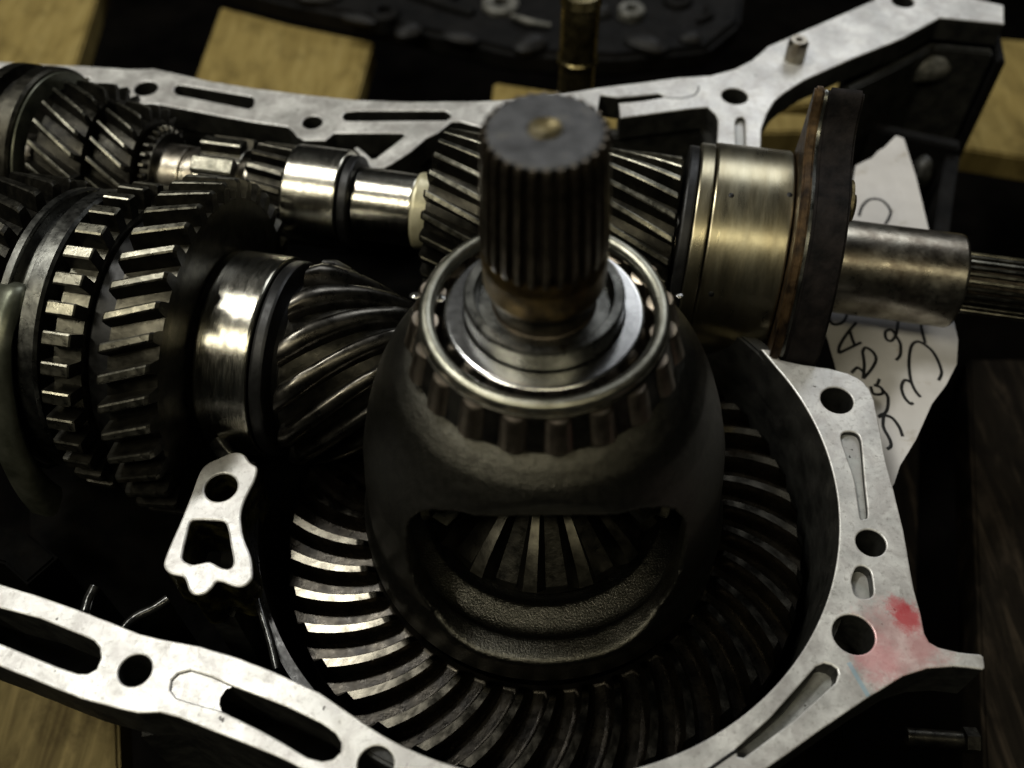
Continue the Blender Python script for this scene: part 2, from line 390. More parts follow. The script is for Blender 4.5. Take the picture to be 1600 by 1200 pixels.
# rear flange
rear = P2([(-60, 92), (60, 100), (130, 103), (205, 108), (240, 107), (290, 118), (330, 127), (400, 138), (480, 148), (560, 156), (640, 159), (750, 158), (830, 154), (934, 137), (1000, 129), (1060, 121), (1110, 118), (1147, 108), (1175, 94), (1186, 85), (1200, 72), (1215, 66), (1256, 48), (1366, 0), (1380, -20), (1440, -40), (1490, -10), (1568, 8), (1569, 37), (1469, 27), (1412, 59), (1325, 94), (1256, 125), (1225, 145), (1210, 158), (1198, 178), (1190, 200), (1188, 240), (1120, 240), (1122, 187), (1118, 178), (1106, 167), (1081, 169), (1034, 175), (969, 184), (967, 161), (1000, 158), (1033, 153), (1038, 149), (1030, 146), (965, 152), (938, 148), (930, 190), (860, 200), (757, 200), (720, 190), (706, 190), (683, 208), (666, 216), (640, 238), (612, 256), (600, 262), (580, 262), (568, 247), (553, 231), (559, 229), (581, 248), (588, 247), (633, 212), (628, 208), (522, 208), (509, 219), (475, 219), (464, 213), (459, 206), (450, 198), (400, 191), (344, 181), (250, 163), (219, 164), (200, 159), (165, 149), (147, 144), (134, 133), (141, 121), (103, 119), (60, 116), (-60, 110)])
slot1 = P2([(274, 134), (280, 132), (394, 151), (398, 156), (395, 167), (388, 170), (277, 148), (271, 142)])
slot2 = P2([(535, 181), (540, 175), (560, 173), (695, 173), (704, 178), (704, 184), (697, 188), (545, 189), (537, 187)])
slot3 = P2([(1041, 150), (1037, 129), (1050, 125), (1088, 127), (1094, 142), (1088, 148), (1065, 152)])
slot4 = P2([(1150, 236), (1149, 190), (1152, 184), (1160, 182), (1164, 187), (1165, 236)])
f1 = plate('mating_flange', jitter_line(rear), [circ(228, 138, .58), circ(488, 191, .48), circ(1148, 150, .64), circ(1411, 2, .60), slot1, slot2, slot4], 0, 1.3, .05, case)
f1['label'] = 'rear stretch of the mating face with slots, bolt holes and a small V shaped web'
# front and right flange in one piece
inner = arc(math.degrees(math.atan2(at(1225, 584).y-CY, at(1225, 584).x-CX)), -122, CR, 90)
out_r = P2([(1350, 597), (1359, 608), (1366, 625), (1375, 669), (1384, 719), (1397, 766), (1412, 828), (1420, 875), (1428, 919), (1439, 959), (1445, 990), (1452, 1003), (1466, 1011), (1500, 1019), (1532, 1022), (1537, 1026), (1539, 1043), (1536, 1046), (1491, 1041), (1450, 1044), (1412, 1056), (1350, 1094), (1287, 1137), (1203, 1197), (1120, 1250), (1000, 1300), (860, 1330), (720, 1310), (600, 1262), (469, 1200), (437, 1184), (375, 1159), (312, 1134), (280, 1121), (250, 1113), (215, 1114), (187, 1108), (125, 1091), (62, 1066), (0, 1041), (-70, 1015), (-70, 888), (0, 912), (62, 931), (141, 959), (219, 990), (262, 1000), (312, 1009), (375, 1028), (437, 1053), (500, 1082)])
top_r = P2([(1189, 545), (1209, 547), (1219, 562), (1256, 570), (1294, 575), (1325, 583), (1340, 590)])
outline = inner[::-1]+top_r+out_r       # runs round the inner arc, tip, then outside
hs = [circ(1308, 625, .60), circ(1361, 848, .50), circ(1334, 991, .66), circ(211, 1047, .50), circ(587, 1194, .52)]
hs.append(smooth_loop([(1315, 688), (1316, 677), (1325, 674), (1337, 676), (1344, 684), (1347, 702), (1351, 752), (1356, 803), (1350, 810), (1344, 806), (1336, 752), (1325, 718)]))
hs.append(smooth_loop([(1332, 915), (1331, 905), (1337, 888), (1346, 884), (1356, 888), (1362, 898), (1365, 925), (1360, 933), (1349, 935), (1337, 930)]))
hs.append(P2([(1150, 1170), (1153, 1182), (1162, 1184), (1241, 1125), (1306, 1066), (1310, 1053), (1308, 1045), (1300, 1039), (1288, 1036), (1275, 1041), (1262, 1056), (1203, 1122)]))
hs.append(P2([(-60, 930), (0, 950), (62, 966), (131, 994), (146, 1001), (155, 1012), (157, 1028), (150, 1045), (137, 1052), (122, 1052), (94, 1043), (0, 1005), (-60, 985)]))
hs.append(P2([(266, 1078), (268, 1062), (278, 1052), (297, 1047), (330, 1057), (362, 1072), (400, 1086), (447, 1104), (503, 1131), (524, 1146), (533, 1160), (532, 1175), (520, 1186), (503, 1189), (480, 1183), (437, 1157), (400, 1137), (344, 1110), (300, 1098), (275, 1090)]))
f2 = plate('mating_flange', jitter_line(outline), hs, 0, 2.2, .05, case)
f2['label'] = 'front and right stretch of the mating face, brightly lit at the lower left and stained red at its right corner'
# floors of the shallow pockets, each set into the slab
def pocket(px, z, mat, label=None, smooth=False):
    l = smooth_loop(px) if smooth else P2(px)
    bm = bmesh.new(); vs = [bm.verts.new((p.x, p.y, z)) for p in l]; bm.faces.new(vs)
    c2 = sum(l, Vector((0, 0)))/len(l)
    o = link_mesh('pocket_floor', finish(bm, 'pocket_floor', False), f2, mat)
    return o
pocket([(1312, 690), (1316, 675), (1325, 672), (1337, 674), (1346, 682), (1349, 702), (1353, 752), (1358, 803), (1350, 813), (1343, 808), (1334, 752), (1322, 718)], -.22, 'pocket')
pocket([(1330, 915), (1329, 905), (1337, 886), (1346, 882), (1356, 886), (1364, 898), (1367, 925), (1360, 936), (1349, 938), (1335, 930)], -.45, 'pocket')
pocket([(1148, 1170), (1153, 1184), (1162, 1186), (1243, 1125), (1308, 1068), (1312, 1053), (1310, 1044), (1300, 1037), (1288, 1034), (1273, 1040), (1260, 1056), (1201, 1122)], -.75, 'pocket')
pocket([(264, 1080), (266, 1062), (278, 1050), (297, 1045), (330, 1055), (366, 1071), (352, 1075), (343, 1088), (341, 1099), (346, 1112), (300, 1101), (275, 1092)], -.10, 'alu')
p_ = pocket([(1140, 190), (1149, 180), (1160, 180), (1168, 190), (1170, 240), (1140, 240)], -.25, 'pocket'); p_.parent = f1
# step groove that leaves the corner pocket, and the raised pad on the rear flange
def ridge(name, px, z, wdt, hgt, mat, parent):
    l = [at(x, y, z) for x, y in px]
    return link_mesh(name, tube(catmull(l, 4), wdt, name, 8, hgt/wdt), parent, mat)
# dark groove beside the rear arm
ridge('groove', [(1037, 152), (1060, 154), (1082, 150), (1090, 143), (1092, 135)], -.01, .05, .02, 'oilcast', f1)
ridge('groove', [(1152, 1172), (1130, 1187), (1095, 1212)], -.01, .06, .03, 'oilcast', f2)
# dowel pin standing in the rear flange
dp = at(1241, 92, 0)
link_mesh('dowel_pin', lathe([(0, 0), (.50, 0), (.50, .95), (.40, 1.1), (.18, 1.1), (.15, .95), (0, .95)], 32, 'dowel_pin', closed=False), case, 'hub', mw=Matrix.Translation(dp))
# bearing web between pinion and front flange
webo = [(356, 709), (370, 706), (382, 710), (391, 722), (402, 730), (398, 750), (384, 778), (377, 800), (377, 818), (381, 841), (392, 869), (395, 897), (391, 908), (380, 916), (366, 916), (347, 909), (338, 909), (331, 918), (320, 927), (305, 929), (295, 922), (288, 903), (278, 899), (266, 896), (256, 886), (257, 872), (270, 840), (281, 816), (300, 769), (312, 737), (324, 724), (340, 716)]
webh = [circ(345, 761, .56), smooth_loop([(298, 815), (312, 812), (334, 813), (350, 815), (356, 828), (360, 852), (364, 876), (359, 887), (346, 886), (328, 877), (314, 879), (300, 881), (286, 874), (286, 862), (292, 836)], sub=3)]
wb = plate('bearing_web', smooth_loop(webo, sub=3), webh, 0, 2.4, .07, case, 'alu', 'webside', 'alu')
wb['label'] = 'bright oil wet web with a round hole above a four sided opening'
# walls and floor of the case
def wall(name, pts, th, ztop, zbot, mat, closed=False, parent=case):
    l = [Vector((p[0], p[1])) for p in pts]; n = len(l); L = []; Rr = []
    for i, p in enumerate(l):
        d = (l[min(i+1, n-1)]-l[max(i-1, 0)]).normalized(); nn = Vector((-d.y, d.x))*th/2
        L.append(p+nn); Rr.append(p-nn)
    loop = L+Rr[::-1]
    bm = bmesh.new(); a = [bm.verts.new((p.x, p.y, ztop)) for p in loop]; b = [bm.verts.new((p.x, p.y, zbot)) for p in loop]
    m = len(loop)
    for k in range(m): bm.faces.new((a[k], b[k], b[(k+1) % m], a[(k+1) % m]))
    for k in range(n-1):
        bm.faces.new((a[k], a[k+1], a[m-2-k], a[m-1-k])); bm.faces.new((b[k], b[m-1-k], b[m-2-k], b[k+1]))
    bmesh.ops.recalc_face_normals(bm, faces=bm.faces)
    thin = name == 'rib' and th < .7
    te = [] if thin else [e for e in bm.edges if abs(e.verts[0].co.z-ztop) < 1e-4 and abs(e.verts[1].co.z-ztop) < 1e-4 and len([f for f in e.link_faces if abs(f.normal.z) < .5]) == 1]
    if te: bmesh.ops.bevel(bm, geom=te, offset=min(.1, th*.3), segments=2, affect='EDGES')
    if thin: link_mesh('rib_edge', tube(catmull([(p.x, p.y, ztop+random.uniform(-.05, .05)) for p in l], 5), th*.54, 'rib_edge', 10), parent, 'oiledge')
    return link_mesh(name, finish(bm, name), parent, mat)
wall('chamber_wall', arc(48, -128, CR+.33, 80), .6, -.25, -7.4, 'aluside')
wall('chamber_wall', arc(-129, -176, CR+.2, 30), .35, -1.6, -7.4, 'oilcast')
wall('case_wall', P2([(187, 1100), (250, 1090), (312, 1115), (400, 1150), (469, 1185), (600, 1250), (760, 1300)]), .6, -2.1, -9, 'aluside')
wall('case_wall', P2([(-60, 905), (100, 955), (219, 1000), (330, 1022)]), .5, -2.1, -7.4, 'oilcast')
wall('rib', P2([(262, 935), (240, 950), (215, 962), (196, 980), (185, 1000)], -2), .3, -2, -7, 'oilcast')
wall('rib', P2([(140, 905), (128, 925), (122, 945)], -2), .35, -2.6, -7, 'oilcast')
wall('rib', P2([(398, 915), (410, 960), (425, 1010), (434, 1050)], -1.6), .22, -1.4, -7, 'oilcast')
wall('rib', P2([(352, 730), (345, 780), (335, 850), (318, 915)], 0), .9, -2.3, -7.4, 'aluside')
wall('rib', P2([(340, 690), (365, 722), (395, 735)], -.3), .6, -.35, -7.4, 'oilcast')
wall('rib', P2([(-60, 830), (20, 850), (60, 885)], -4), 1.4, -4.3, -7.4, 'pit')
fl = P2([(-80, 85), (300, 110), (700, 160), (1180, 215), (1225, 584), (1340, 760), (1300, 990), (1120, 1200), (860, 1290), (600, 1200), (300, 1010), (-80, 890)])
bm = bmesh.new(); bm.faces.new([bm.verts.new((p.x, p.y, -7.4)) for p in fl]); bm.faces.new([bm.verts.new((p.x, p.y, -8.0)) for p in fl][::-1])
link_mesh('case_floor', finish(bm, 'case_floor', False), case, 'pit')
wall('rear_wall', [p+Vector((0, .45)) for p in P2([(-60, 110), (60, 116), (141, 121), (147, 142), (200, 157), (250, 161), (344, 179), (400, 190), (450, 196), (470, 215), (520, 204), (640, 204), (757, 198), (860, 190), (969, 182), (1034, 173), (1081, 166), (1108, 168), (1122, 190), (1122, 240)])], .7, -1.25, -7.4, 'aluside')
def dark_floor(px, z, parent, mat='oilcast'):
    l = P2(px); bm = bmesh.new(); bm.faces.new([bm.verts.new((p.x, p.y, z)) for p in l])
    return link_mesh('pocket_floor', finish(bm, 'pocket_floor', False), parent, mat)
dark_floor([(-80, 925), (0, 945), (62, 961), (131, 989), (150, 1000), (162, 1028), (150, 1053), (137, 1058), (94, 1050), (0, 1012), (-80, 990)], -2.12, f2, 'pit')  # black sheets added to paint the shade inside the deep slots
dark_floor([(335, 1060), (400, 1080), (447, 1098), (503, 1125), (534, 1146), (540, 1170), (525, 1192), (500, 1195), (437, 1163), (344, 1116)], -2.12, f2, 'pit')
dark_floor([(270, 130), (400, 148), (402, 172), (268, 150)], -1.27, f1, 'aluside')
dark_floor([(530, 168), (710, 168), (710, 194), (530, 194)], -1.27, f1, 'aluside')
for x, y, r_ in ((228, 138, .7), (488, 191, .6), (1148, 150, .75), (1411, 2, .7)):
    c = circ(x, y, r_); bm = bmesh.new(); bm.faces.new([bm.verts.new((p.x, p.y, -1.26)) for p in c]); link_mesh('hole_floor', finish(bm, 'hole_floor', False), f1, 'aluside')
for x, y, r_ in ((1308, 625, .7), (1361, 848, .6), (1334, 991, .78), (211, 1047, .6), (587, 1194, .6)):
    c = circ(x, y, r_); bm = bmesh.new(); bm.faces.new([bm.verts.new((p.x, p.y, -2.1)) for p in c]); link_mesh('hole_floor', finish(bm, 'hole_floor', False), f2, 'aluside')
# bell housing wall under the right hand arm, with its casting bosses
wall('housing_wall', P2([(1335, 104), (1414, 66), (1470, 36), (1566, 45)]), .5, -1.28, -8.5, 'aluside')
wall('housing_wall', P2([(1350, 20), (1430, 0), (1500, -6), (1575, 20), (1582, 60)], 0), .4, -1.3, -8.5, 'farcast')
def lump(name, c, r_, mat, parent, sc=(1, 1, 1), rot=0):
    bm = bmesh.new(); bmesh.ops.create_icosphere(bm, subdivisions=3, radius=1)
    for v in bm.verts:
        n = 1+.06*math.sin(5*v.co.x+2*v.co.y)+.04*math.sin(9*v.co.z)
        v.co = Vector((v.co.x*sc[0], v.co.y*sc[1], v.co.z*sc[2]))*r_*n
    return link_mesh(name, finish(bm, name), parent, mat, mw=Matrix.Translation(c)@Matrix.Rotation(R(rot), 4, 'Z'))
lump('casting_boss', at(1452, 108, -2.6), 1.0, 'faredge', case, (1.25, .6, .8), 8)
lump('casting_boss', at(1398, 104, -2.8), .55, 'faredge', case, (2.6, .6, .55), 8)
lump('casting_boss', at(1438, 270, -5), .8, 'aluside', case, (.7, .9, 1.2))
wall('rib', P2([(1365, 195), (1430, 210), (1500, 225)], -4), .75, -4, -8, 'farcast')
wall('rib', P2([(1490, 240), (1480, 300), (1470, 380)], -4.5), .72, -4.5, -8, 'farcast')

# ================================================================= dark machinery behind
far = thing('gearbox_casting', 'grimy black cast housing standing behind the gearbox at the top of the picture', 'casting')
def block(name, px, z1, z0, mat, parent, bev=.5):
    q = [at(x, y, z0) for x, y in px]; bm = bmesh.new()
    a = [bm.verts.new((p.x, p.y, z1)) for p in q]; b = [bm.verts.new((p.x, p.y, z0)) for p in q]
    bm.faces.new(a); bm.faces.new(b[::-1])
    for k in range(len(q)): bm.faces.new((a[k], b[k], b[(k+1) % len(q)], a[(k+1) % len(q)]))
    bmesh.ops.recalc_face_normals(bm, faces=bm.faces)
    bmesh.ops.bevel(bm, geom=bm.edges[:], offset=bev, segments=3, affect='EDGES')
    return link_mesh(name, finish(bm, name, angle=50), parent, mat)
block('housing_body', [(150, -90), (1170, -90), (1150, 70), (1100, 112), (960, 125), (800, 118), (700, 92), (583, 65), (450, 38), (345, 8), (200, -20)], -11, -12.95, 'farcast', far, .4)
for x, y, r_ in [(782, 2, 1.5), (690, -20, 1.7), (1060, -5, 1.2), (600, 15, 1.3)]:
    c = at(x, y, -10.6)
    link_mesh('bolt_boss', lathe([(0, -.6), (.35*r_, -.4), (.4*r_, .0), (.75*r_, .05), (.9*r_, -.1), (r_, -1.2), (0, -1.2)], 32, 'bolt_boss', closed=False), far, 'farcast' if x != 782 else 'faredge', mw=Matrix.Translation(c))
c = at(987, 12, -10.4)
b_ = link_mesh('bolt_boss', lathe([(0, -.8), (.42, -.8), (.46, 0), (.85, .03), (.98, -.1), (1.1, -2.5), (0, -2.5)], 32, 'bolt_boss', closed=False), far, 'faredge', mw=Matrix.Translation(c)); b_['label'] = 'pale worn ring round a bolt hole'
link_mesh('cast_web', tube([at(800, 25, -10.7), at(825, 34, -10.6), at(860, 40, -10.7)], [.2, .28, .18], 'cast_web'), far, 'faredge')
link_mesh('cast_web', tube([at(640, -10, -10.9), at(700, 10, -10.9), at(740, 22, -10.9)], [.4, .5, .4], 'cast_web'), far, 'farcast')
link_mesh('cast_web', tube([at(1105, 10, -10.8), at(1110, 25, -10.8), at(1090, 35, -10.9)], [.25, .3, .25], 'cast_web'), far, 'farcast')
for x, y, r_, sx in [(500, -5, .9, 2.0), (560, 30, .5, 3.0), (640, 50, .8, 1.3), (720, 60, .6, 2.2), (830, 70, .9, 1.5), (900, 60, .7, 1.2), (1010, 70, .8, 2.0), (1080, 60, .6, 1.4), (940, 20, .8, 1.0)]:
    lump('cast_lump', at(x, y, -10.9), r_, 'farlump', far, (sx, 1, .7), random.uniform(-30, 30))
# upright brown rod behind the splined shaft
rp = at(897, 180, -5)
rod = thing('selector_rod', 'upright brown oily rod with a stepped middle behind the splined shaft', 'rod', Matrix.Translation(rp))
link_mesh('rod_body', lathe([(0, -3), (.96, -3), (.96, 3.4), (1.02, 3.5), (1.10, 3.6), (1.10, 3.75), (1.0, 3.85), (1.0, 6.8), (1.06, 6.9), (1.0, 7.4), (0, 7.5)], 48, 'rod_body', closed=False), rod, 'rod')

# ================================================================= upper shaft, left to right
def part(t, name, me, mat, z=0): return link_mesh(name, me, t, mat, mw=Matrix.Translation((0, 0, z)))
us = thing('input_shaft', 'upper gearbox shaft with polished journals between its gears', 'shaft', UP(-24))
part(us, 'shaft_core', lathe([(0, 0), (1.15, 0), (1.15, 7), (1.4, 7.3), (1.4, 9.6), (1.5, 9.7), (1.5, 10.1), (1.3, 10.2), (1.3, 20.9), (1.3, 38), (0, 38)], 64, 'shaft_core', closed=False), 'hub')
part(us, 'journal', rounded_cyl(1.3, 1.55, 17.25, 19.85, .05, 96), 'polish')
part(us, 'collar', lathe([(1.3, 19.87), (1.62, 19.87), (1.66, 20.0), (1.5, 20.75), (1.3, 20.8)], 96, 'collar'), 'cream')
part(us, 'spacer', rounded_cyl(1.2, 1.52, 7.1, 9.5, .06, 96), 'hub')
sp = tooth_mesh(1.85, 1.7, 2.15, 9, 0, .6, .45, 1, .04)
part(us, 'gear_core', rounded_cyl(1.2, 1.72, 10.25, 12.2, .04), 'polish')
for k in range(9): link_mesh('tooth', sp, us, 'polish', mw=Matrix.Translation((0, 0, 10.3))@Matrix.Rotation(2*PI*k/9+.42, 4, 'Z'))
gear('helical_gear', 'small dark helical gear on the upper shaft, left of the bright bearing race', UP(-11.35), 1.75, 1.72, 2.12, 17, 9, 'geardark', bore=1.3)
rc = thing('bearing_race', 'small mirror bright bearing race on the upper shaft with two lamp streaks', 'bearing race', UP(-9.6), 'polished bearing races')
part(rc, 'race_ring', rounded_cyl(1.35, 2.2, 0, 2.35, .07, 128), 'polish')
sl = thing('oil_seal', 'narrow black seal ring right of the small bright bearing race', 'seal', UP(-7.22))
part(sl, 'seal_lip', rounded_cyl(1.35, 2.0, 0, .42, .06), 'seal')
gear('helical_gear', 'large helical gear on the upper shaft left of the splined stub shaft', UP(-3.2), 3.0, 2.95, 3.62, 25, 21, 'gear', bore=1.3, wr=.55, wt=.27)
gear('helical_gear', 'large helical gear on the upper shaft between the splined stub shaft and the golden drum', UP(3.3), 3.5, 2.95, 3.62, 25, 24, 'gear', bore=1.3, wr=.55, wt=.27, phase=.05)
dr = thing('bearing_drum', 'wide golden stained steel bearing drum on the upper shaft', 'bearing drum', UP(6.95))
part(dr, 'end_ring', rounded_cyl(1.4, 4.1, 0, .42, .08, 128), 'seal')
part(dr, 'lip_ring', rounded_cyl(1.4, 4.25, .45, 1.02, .06, 128), 'drum')
part(dr, 'drum_shell', rounded_cyl(1.4, 4.33, 1.07, 4.05, .07, 128), 'drum')
for a_, z_ in ((.30, 1.7), (.22, 3.85), (1.2, 1.55)):
    q = Vector((4.33*math.cos(a_), 4.33*math.sin(a_), z_))
    link_mesh('oil_hole', lathe([(0, .02), (.08, .02), (.11, .0), (.11, -.05), (0, -.05)], 16, 'oil_hole', closed=False), dr, 'seal', mw=Matrix.Translation(q)@q.xyz.copy().to_track_quat('Z', 'Y').to_matrix().to_4x4() if False else Matrix.Translation(q)@Vector((q.x, q.y, 0)).to_track_quat('Z', 'Y').to_matrix().to_4x4())
fp = thing('seal_plate', 'tall dark end plate with a rusty face between the golden drum and the bright hub', 'end plate', UP(11.0))
def prism(poly, z0, z1, bev, name):
    bm = bmesh.new(); l = catmull([(x, y, 0) for x, y in poly], 3, True)
    a = [bm.verts.new((p.x, p.y, z0)) for p in l]; b = [bm.verts.new((p.x, p.y, z1)) for p in l]; n = len(l)
    bm.faces.new(a[::-1]); bm.faces.new(b)
    for k in range(n): bm.faces.new((a[k], a[(k+1) % n], b[(k+1) % n], b[k]))
    bmesh.ops.recalc_face_normals(bm, faces=bm.faces)
    ed = [e for e in bm.edges if abs(e.verts[0].co.z-e.verts[1].co.z) < 1e-5]
    bmesh.ops.bevel(bm, geom=ed, offset=bev, segments=2, affect='EDGES')
    return finish(bm, name, angle=40)
PL = [(6.95, -2.05), (6.95, -1.6), (5.9, -1.0), (5.3, .2), (4.95, 1.8), (4.2, 3.2), (3.0, 4.3), (1.5, 5.1), (0, 5.45), (-1.8, 5.2), (-3.6, 4.1), (-5, 2), (-5.2, 0), (-4.9, -2), (-3, -3.9), (0, -4.5), (2.2, -3.5), (3.6, -2.4), (4.6, -2.1), (6.0, -2.1)]
part(fp, 'rusty_face', prism(PL, .05, .42, .08, 'rusty_face'), 'rust')
part(fp, 'gasket', prism([(x*.985, y*.985) for x, y in PL], .43, .55, .03, 'gasket'), 'hubring')
part(fp, 'plate_body', prism(PL, .56, 1.85, .10, 'plate_body'), 'plate')
bc = link_mesh('bolt', lathe([(0, 0), (1.0, 0), (1.02, .10), (.55, .14), (.5, .3), (0, .32)], 24, 'bolt', closed=False), fp, 'brass', mw=Matrix.Translation((4.1, 1.1, 1.86)))
hb = thing('hub_sleeve', 'bright worn steel sleeve with brown stains sticking out over the paper note', 'sleeve', UP(12.8))
part(hb, 'sleeve', rounded_cyl(1.1, 1.92, 0, 5.55, .12, 128), 'hub')
se = thing('splined_shaft', 'thin dark splined shaft end leaving the right edge of the picture', 'shaft', UP(18.2))
part(se, 'shaft_core', rounded_cyl(0, 1.12, 0, 6, .05), 'spline')
st = tooth_mesh(5.9, 1.1, 1.25, 26, 0, .6, .4, 1, .03)
for k in range(26): link_mesh('spline_tooth', st, se, 'spline', mw=Matrix.Rotation(2*PI*k/26, 4, 'Z')@Matrix.Translation((0, 0, .08)))

# left cluster of the upper shaft
gear('helical_gear', 'steep toothed helical gear on the upper shaft at the left edge', UP(-20.1), 2.15, 3.1, 3.75, 24, 34, 'dogtip', bore=1.2, wr=.42, wt=.2)
gear('helical_gear', 'steep toothed helical gear on the upper shaft, right of its twin', UP(-17.85), 1.75, 2.5, 3.1, 22, 34, 'dogtip', bore=1.2, wr=.42, wt=.2)
cg = thing('clutch_ring', 'small ring of fine dog teeth on the upper shaft under the rear mating face', 'clutch ring', UP(-16.0))
part(cg, 'ring_body', rounded_cyl(1.3, 2.0, 0, .5, .05), 'flank')
dt = tooth_mesh(.4, 1.98, 2.25, 30, 0, .6, .3, 1, .1); dt.materials[1] = M['geardark']
for k in range(30): link_mesh('tooth', dt, cg, 'flank', mw=Matrix.Rotation(2*PI*k/30, 4, 'Z'))
sy = thing('synchro_ring', 'dark synchroniser sleeve with a thin pale rim as its highlight at the upper left edge', 'synchro ring', UP(-22.6))
part(sy, 'sleeve', lathe([(3.4, 0), (4.1, 0), (4.2, .1), (4.2, .6), (3.75, .7), (3.75, 1.3), (4.2, 1.4), (4.2, 1.95), (4.1, 2.05), (3.4, 2.05)], 128, 'sleeve'), 'geardark')
part(sy, 'highlight_rim', lathe([(3.3, 2.1), (4.0, 2.1), (4.03, 2.14), (4.0, 2.2), (3.3, 2.25)], 128, 'highlight_rim'), 'fork')  # paler ring added to draw the highlight along the rim

# ================================================================= lower shaft
ls = thing('pinion_shaft', 'lower horizontal shaft ending in a spiral toothed pinion near the ring gear', 'shaft', LO(-24))
part(ls, 'shaft_core', lathe([(0, 0), (1.6, 0), (1.6, 13), (2.9, 13.2), (2.9, 16.0), (2.6, 16.1), (0, 16.1)], 64, 'shaft_core', closed=False), 'seal')
# pinion head
PH = 4.3
part(ls, 'pinion_head', lathe([(0, 0), (3.2, 0), (3.45, .12), (3.4, .35), (2.1, PH-.1), (1.9, PH), (0, PH)], 96, 'pinion_head', closed=False), 'flank', 16.1)
def pinion_tooth():
    secs = []; N = 10; n = 13
    for i in range(N+1):
        t = i/N; z = .15+(PH-.2)*t
        rr = 3.45+(2.05-3.45)*t-.06; rt = 4.12+(2.6-4.12)*t
        if i == 0: rt -= .22
        if i == N: rt -= .2
        tw = .98*t+.16*t*t
        pitch = 2*PI/n; ww = [.66, .56, .44, .34]
        prof = [(rr, -ww[0]/2), (rr+(rt-rr)*.5, -ww[1]/2), (rt-.1, -ww[2]/2), (rt, -ww[3]/3), (rt, ww[3]/3), (rt-.1, ww[2]/2), (rr+(rt-rr)*.5, ww[1]/2), (rr, ww[0]/2)]
        secs.append([(r_*math.cos(a*pitch+tw*TWS), r_*math.sin(a*pitch+tw*TWS), z) for r_, a in prof])
    me = sweep(secs, 'pinion_tooth', angle=48)
    return me
TWS = -1
pt = pinion_tooth()
for k in range(13): link_mesh('tooth', pt, ls, 'pinion', mw=Matrix.Translation((0, 0, 16.1))@Matrix.Rotation(2*PI*k/13+.1, 4, 'Z'))
br = thing('bearing_race', 'large mirror bright bearing race on the lower shaft beside the spiral pinion', 'bearing race', LO(-10.75), 'polished bearing races')
part(br, 'race_ring', rounded_cyl(2.4, 3.87, 0, 1.95, .10, 160), 'polish')
part(br, 'black_ring', rounded_cyl(2.4, 3.75, 1.98, 2.5, .12, 128), 'seal')
gear('helical_gear', 'big helical gear on the lower shaft, right of the square toothed gear', LO(-12.75), 1.80, 5.8, 6.5, 39, -20, 'gear', body='geardark', bore=1.7, wr=.55, wt=.26, phase=.03)
part_ring = thing('gap_filler', 'black filler for the dark gap between the square toothed gear and the big helical gear', 'spacer', LO(-13.95))  # black ring added to stand for the shade in the gap
part(part_ring, 'ring_body', rounded_cyl(1.7, 4.9, 0, 1.1, .05), 'seal')
dg_ = gear('spur_gear', 'square toothed reverse gear on the lower shaft with flat lit tooth tops', LO(-15.05), 1.02, 5.15, 5.92, 36, 0, 'dogtip', body='gear', bore=1.7, wr=.52, wt=.42, phase=.02, ch=.05)
sn = thing('synchro_hub', 'pale smooth synchroniser ring with a dark groove that the shift fork grips', 'synchro hub', LO(-17.2))
part(sn, 'hub_body', lathe([(1.7, 0), (5.3, 0), (5.45, .1), (5.45, .35), (5.35, .42), (5.0, .42), (5.0, 1.0), (5.4, 1.0), (5.5, 1.08), (5.5, 1.62), (5.4, 1.72), (1.7, 1.72)], 160, 'hub_body'), 'hubring')
gear('helical_gear', 'dark helical gear on the lower shaft at the left edge behind the synchroniser', LO(-20.0), 2.4, 5.0, 5.7, 32, 22, 'geardark', bore=1.7, wt=.34)
# shift fork
fk = thing('shift_fork', 'smooth olive grey shift fork arm curving down the left edge', 'shift fork', LO(-16.62))
secs = []
for i in range(31):
    t = i/30; a = R(23)+R(92)*t
    r0 = 4.15+1.25*min(1, t/.22)**.6+1.6*max(0, t-.45)**1.3; r1 = 5.55+1.0*t+.25*math.sin(t*PI*2)+max(0, t-.45)*1.5
    w0 = .45
    if i == 0: r0 += .2; r1 -= .25; w0 = .3
    ring = []
    for r_, z in [(r0, -.1), (r0+.1, -w0), (r0+.5, -w0-.1), (r1-.3, -w0-.35), (r1-.05, -w0-.1), (r1, 0), (r1-.05, w0*.7), (r1-.3, w0), (r0+.35, w0), (r0+.08, w0*.7), (r0, .1)]:
        ring.append((r_*math.cos(a), r_*math.sin(a), z))
    secs.append(ring)
part(fk, 'fork_arm', sweep(secs, 'fork_arm', angle=60), 'fork')

# ================================================================= differential
LEAN = math.atan(.022)
DM = Matrix.Translation((1.08, -4.0, 0))@Matrix.Rotation(-LEAN, 4, 'Y')
df = thing('differential', 'black cast differential with a window showing inner gears, set on a spiral toothed ring gear', 'differential', DM)
outer = [(3.35, 7.32), (3.75, 7.2), (4.1, 6.98), (4.5, 6.62), (4.85, 6.1), (5.2, 5.3), (5.58, 4.1), (5.88, 2.8), (6.05, 1.2), (6.1, .2), (6.12, -.35), (6.30, -.75), (6.42, -1.2), (6.42, -2.6)]
inner_p = [(3.4, -2.6), (3.4, -1.55), (4.1, -1.45), (4.3, -1.25), (5.1, -1.4), (5.45, -1.35), (5.5, -.6), (5.3, .8), (5.3, 2.6), (5.0, 4.2), (4.3, 5.5), (3.0, 6.2), (1.5, 6.3), (1.5, 7.35)]
bodyme = lathe(outer+inner_p, 128, 'carrier_body')
tmp = bpy.data.objects.new('tmp', bodyme); COL.objects.link(tmp)
